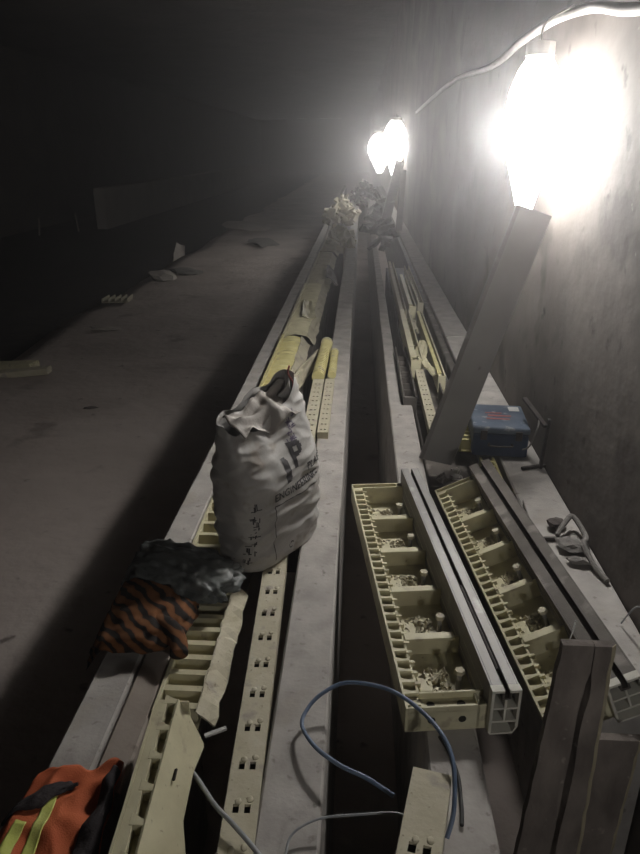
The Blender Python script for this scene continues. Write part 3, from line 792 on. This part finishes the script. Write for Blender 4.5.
def vest():
    root = empty('safety_vest', (-.66, .95, 1.0), 'orange safety vest with lime bands crumpled on the near end of left beam', 'safety vest')
    def H(x, y):
        z = .014 + .016 * (1 - abs(nz(x, y, 2, 9)) * 2) + .008 * nz(x, y, 4, 25)
        if x < -.715: z -= (-.715 - x) * 1.3
        return z
    C = [(-.80, .66), (-.485, .70), (-.525, 1.175), (-.715, 1.14)]
    def Q(u, v, off=0):
        a = Vector(C[0]).lerp(Vector(C[1]), u); c = Vector(C[3]).lerp(Vector(C[2]), u); p = a.lerp(c, v)
        p.x += .012 * nz(v, 3, 1, 5); p.y += .02 * nz(u, 7, 1, 4) * v
        return Vector((p.x + .66, p.y - .95, max(H(p.x, p.y), .006 if p.x > -.712 else -9) + off))
    body = MB().grid(lambda u, v: Q(u, v), 60, 70).build('vest_cloth', M['orange'], root, smooth=True, solid=.005)
    for (u0, u1, v0, v1, s) in ((.44, .55, 0, .86, -.12), (.22, .33, 0, .70, -.06)):
        MB().grid(lambda u, v: Q(u0 + (u1 - u0) * u + s * v, v0 + (v1 - v0) * v, .004), 8, 40).build('lime_band', M['lime'], body, smooth=True, solid=.002)
    # dark trim strap, and a dark sheet along the right side
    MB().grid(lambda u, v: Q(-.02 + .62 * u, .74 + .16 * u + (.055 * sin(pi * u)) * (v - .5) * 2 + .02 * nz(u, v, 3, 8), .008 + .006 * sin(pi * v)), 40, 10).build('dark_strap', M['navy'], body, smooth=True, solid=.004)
    MB().grid(lambda u, v: Q(1.0 - (.36 - .26 * v) * (1 - u) , .0 + .94 * v, .010 + .012 * sin(pi * u)), 20, 40).build('dark_side_sheet', M['navy'], body, smooth=True, solid=.004)
vest()

# ---------------------------------------------------------------- wires
def wire(name, pts, r, mat, label, group=None, cat='cable'):
    o = MB().tube(pts, r, 8, 10).build(name, M[mat], smooth=True); top(o, (pts[0][0], pts[0][1], TOP)); return tag(o, label, cat, group)
wire('hose', [(.10, 1.115, 1.03), (.04, 1.145, 1.045), (-.021, 1.172, 1.05), (-.081, 1.226, 1.045), (-.118, 1.301, 1.035), (-.105, 1.355, 1.04), (-.070, 1.39, 1.055),
              (-.015, 1.412, 1.07), (.06, 1.385, 1.09), (.125, 1.325, 1.115), (.195, 1.235, 1.12), (.226, 1.15, 1.11), (.222, 1.06, 1.07), (.205, 1.02, 1.03)], .0052, 'wire_blue',
     'blue-grey hose looping in an arc over the middle gap to the cream tray')
wire('hose', [(-.395, 1.24, .95), (-.345, 1.155, 1.0), (-.291, 1.078, 1.02), (-.24, 1.03, 1.022), (-.18, .975, 1.012), (-.12, .90, 1.012)], .0055, 'wire_grey',
     'grey hose crossing the pierced bar near the bottom left')
wire('hose', [(-.13, .93, 1.008), (-.126, .974, 1.012), (-.115, 1.02, 1.02), (-.06, 1.05, 1.03), (.02, 1.060, 1.035), (.101, 1.064, 1.04), (.14, 1.055, 1.03)], .0028, 'wire_grey',
     'thin grey cable arching over the middle gap at the bottom')
wire('hose', [(.222, 1.315, 1.0), (.238, 1.27, 1.006), (.252, 1.20, 1.006), (.250, 1.12, 1.006), (.244, 1.07, 1.006)], .0045, 'hose_shadow',
     'painted shadow of the blue-grey hose on the beam in front of the cream tray')  # dark tube standing in for the shadow the looping hose casts
# conduit sagging along the right wall above the lamp
wire('conduit', [(.84, 1.9, 2.68), (.84, 2.58, 2.765), (.84, 3.0, 2.84), (.84, 3.6, 2.885), (.84, 4.3, 2.885), (.84, 5.2, 2.86), (.84, 7.5, 2.95), (.84, 12, 2.9)], .020, 'conduit',
     'pale conduit sagging along the right wall above the near lamp')

# ---------------------------------------------------------------- floor debris at left, posts
def slab(loc, size, rz, mat, label, group='litter on the left floor', seed=0):
    b = MB()
    b.lump((0, 0, 0), size, seed, 2, .5)
    o = b.build('litter_piece', M[mat]); o.location = loc; o.rotation_euler = (0, .1, rz); return tag(o, label, 'litter', group)
def crate_scrap(loc, rz, w, l, label, mat='cream_dusty'):
    root = empty('ribbed_offcut', loc, label, 'offcut', None, (radians(-6), 0, rz))
    MB().box(-w / 2, w / 2, -l / 2, l / 2, 0, .02).build('plate', M[mat], root, bevel=.004)
    b = MB()
    for i in range(5): b.box(-w / 2 + i * w / 4.3, -w / 2 + i * w / 4.3 + .02, -l / 2, l / 2, .02, .07)
    b.build('ribs', M[mat], root, bevel=.003)
crate_scrap((-4.02, 11.3, .01), .2, .42, .8, 'ribbed cream offcut on the left floor edge, with upright ribs')
crate_scrap((-4.02, 7.42, .01), 1.35, .16, .75, 'long pale offcut at the left picture edge, upper of two', 'cream')
crate_scrap((-3.72, 7.18, .01), 1.6, .13, .60, 'shorter pale offcut at the left picture edge, lower of two', 'cream_dusty')
slab((-3.9, 13.6, .03), (.28, .45, .10), .3, 'curb', 'pale crumpled lump on the left floor, middle distance', seed=1)
slab((-3.55, 14.2, .03), (.3, .3, .06), .3, 'grey_scrap', 'flat grey lump right beside the pale crumpled one', seed=2)
slab((-3.55, 9.35, .02), (.22, .10, .03), .2, 'curb', 'small flat flake on the left floor nearer than the ribbed offcut', seed=3)
slab((-2.6, 6.2, .01), (.07, .03, .012), .5, 'scrap', 'tiny dark chip on the left floor', seed=4)
slab((-3.6, 23.0, .05), (.9, 1.0, .10), .1, 'curb', 'low pale mound on the floor far back at left', seed=5)
slab((-2.6, 19.0, .04), (.4, .8, .07), .1, 'grey_scrap', 'low grey mound on the floor nearer than far pale mound', seed=6)
o = shard((-4.6, 17.8, -.1), (.35, .5, .02), (1.1, .2, .4), 'pointed pale sheet sticking up beyond the floor edge', 'curb', 15, None)
for k, (x, y, h, lab) in enumerate(((-11.2, 24.3, .55, 'short pale post by the dark left wall, left of the two'), (-10.3, 25.6, .62, 'short pale post by the dark left wall, right of the two'))):
    r_ = empty('marker_post', (x, y, -.42), lab, 'post', 'marker posts in the dark'); 
    MB().cyl((0, 0, 0), (.06 * (k * 2 - 1) * -1, 0, h), .035, 10).build('shaft', M['curb'], r_); MB().cyl((-.06 * (k * 2 - 1), 0, h), (-.06 * (k * 2 - 1), 0, h + .03), .045, 10).build('cap', M['curb'], r_)

# ---------------------------------------------------------------- lamps
def lamp(x, y, z, power, label, r=.11, h=.25, grp='work lamps along the right wall'):
    root = empty('work_lamp', (x, y, z), label, 'lamp', grp)
    area = 4 * pi * (r * r * .6 + r * h * .4)
    m = emis('lamp_glow', (1.0, .975, .94), power / (area * pi))
    # glare is built into the swollen teardrop; its narrow bright band sharpens cast shadows
    nt = m.node_tree; em = [q for q in nt.nodes if q.type == 'EMISSION'][0]
    tc = nt.nodes.new('ShaderNodeTexCoord'); sx = nt.nodes.new('ShaderNodeSeparateXYZ'); nt.links.new(tc.outputs['Object'], sx.inputs[0])
    def mth(op, a, b_=None):
        q = nt.nodes.new('ShaderNodeMath'); q.operation = op
        for i, v in enumerate((a, b_)):
            if v is None: continue
            if isinstance(v, (int, float)): q.inputs[i].default_value = v
            else: nt.links.new(v, q.inputs[i])
        return q.outputs[0]
    g = mth('ABSOLUTE', mth('ADD', sx.outputs[2], h * .1)); g = mth('LESS_THAN', g, h * .22)
    S = power / (area * pi)
    nt.links.new(mth('ADD', mth('MULTIPLY', g, S * 3.2), S * .30), em.inputs[1])
    b = MB()
    n = 24
    prof = [(0, -h * 1.5), (r * .22, -h * 1.45), (r * .42, -h * 1.1), (r * .75, -h * .6), (r * .9, -h * .34), (r * .97, -h * .1), (r, h * .14), (r * .92, h * .5), (r * .68, h * .8), (r * .4, h)]  # teardrop outline follows the lamp's glare, not a real glass
    rings = [[b.bm.verts.new((max(pr, .001) * cos(2 * pi * i / n), max(pr, .001) * sin(2 * pi * i / n), pz)) for i in range(n)] for pr, pz in prof]
    for A, B in zip(rings, rings[1:]):
        for j in range(n): b.bm.faces.new((A[j], A[(j + 1) % n], B[(j + 1) % n], B[j]))
    b.bm.faces.new(rings[-1]); b.build('glow_shape', m, root, smooth=True)
    MB().cyl((0, 0, h), (0, 0, h + .05), r * .5, 16).build('socket', M['conduit'], root)
    MB().tube([(0, 0, h + .05), (.01, 0, h + .12), (.84 - x, 0, 2.89 - z)], .005, 6, 6).build('cord', M['conduit'], root)
    return root
lamp(.725, 3.26, 2.45, 155, 'blinding white lamp at the top of the near leaning channel', r=.118, h=.26)
lamp(.66, 15.2, 2.48, 150, 'distant glaring lamp above the far leaning channels', r=.24, h=.42)
lamp(.44, 18.0, 2.36, 110, 'farther glaring lamp just left of the distant one', r=.30, h=.36)
lamp(.79, -.35, 1.85, 20, 'lamp behind the viewer on the right wall', r=.06, h=.12)

# ---------------------------------------------------------------- dusty air, world, camera
w = bpy.data.worlds.new('tunnel_air'); bpy.context.scene.world = w; w.use_nodes = True
nt = w.node_tree; nt.nodes.clear()
wo = nt.nodes.new('ShaderNodeOutputWorld'); bg = nt.nodes.new('ShaderNodeBackground')
bg.inputs[0].default_value = (.02, .019, .018, 1); bg.inputs[1].default_value = .3
nt.links.new(bg.outputs[0], wo.inputs[0])
vs = nt.nodes.new('ShaderNodeVolumeScatter'); vs.inputs['Density'].default_value = .02; vs.inputs['Anisotropy'].default_value = .86
vs.inputs['Color'].default_value = (.95, .93, .95, 1)
nt.links.new(vs.outputs[0], wo.inputs['Volume'])

F = 690.0; VX, VY = 362.0, 150.0
pitch = atan((427 - VY) / F); yaw = atan((VX - 320) / hypot(F, 427 - VY))
cam = bpy.data.cameras.new('camera'); co = bpy.data.objects.new('camera', cam); COL.objects.link(co)
cam.sensor_fit = 'VERTICAL'; cam.sensor_height = 36; cam.lens = F / 854 * 36; cam.clip_start = .05; cam.clip_end = 300
co.location = (0, 0, 2.35); co.rotation_euler = (pi / 2 - pitch, 0, yaw)
sc = bpy.context.scene; sc.camera = co
sc.view_settings.view_transform = 'Standard'; sc.view_settings.look = 'None'; sc.view_settings.gamma = 1
sc.view_settings.exposure = -0.85; sc.view_settings.use_curve_mapping = False
sc.cycles.use_denoising = True
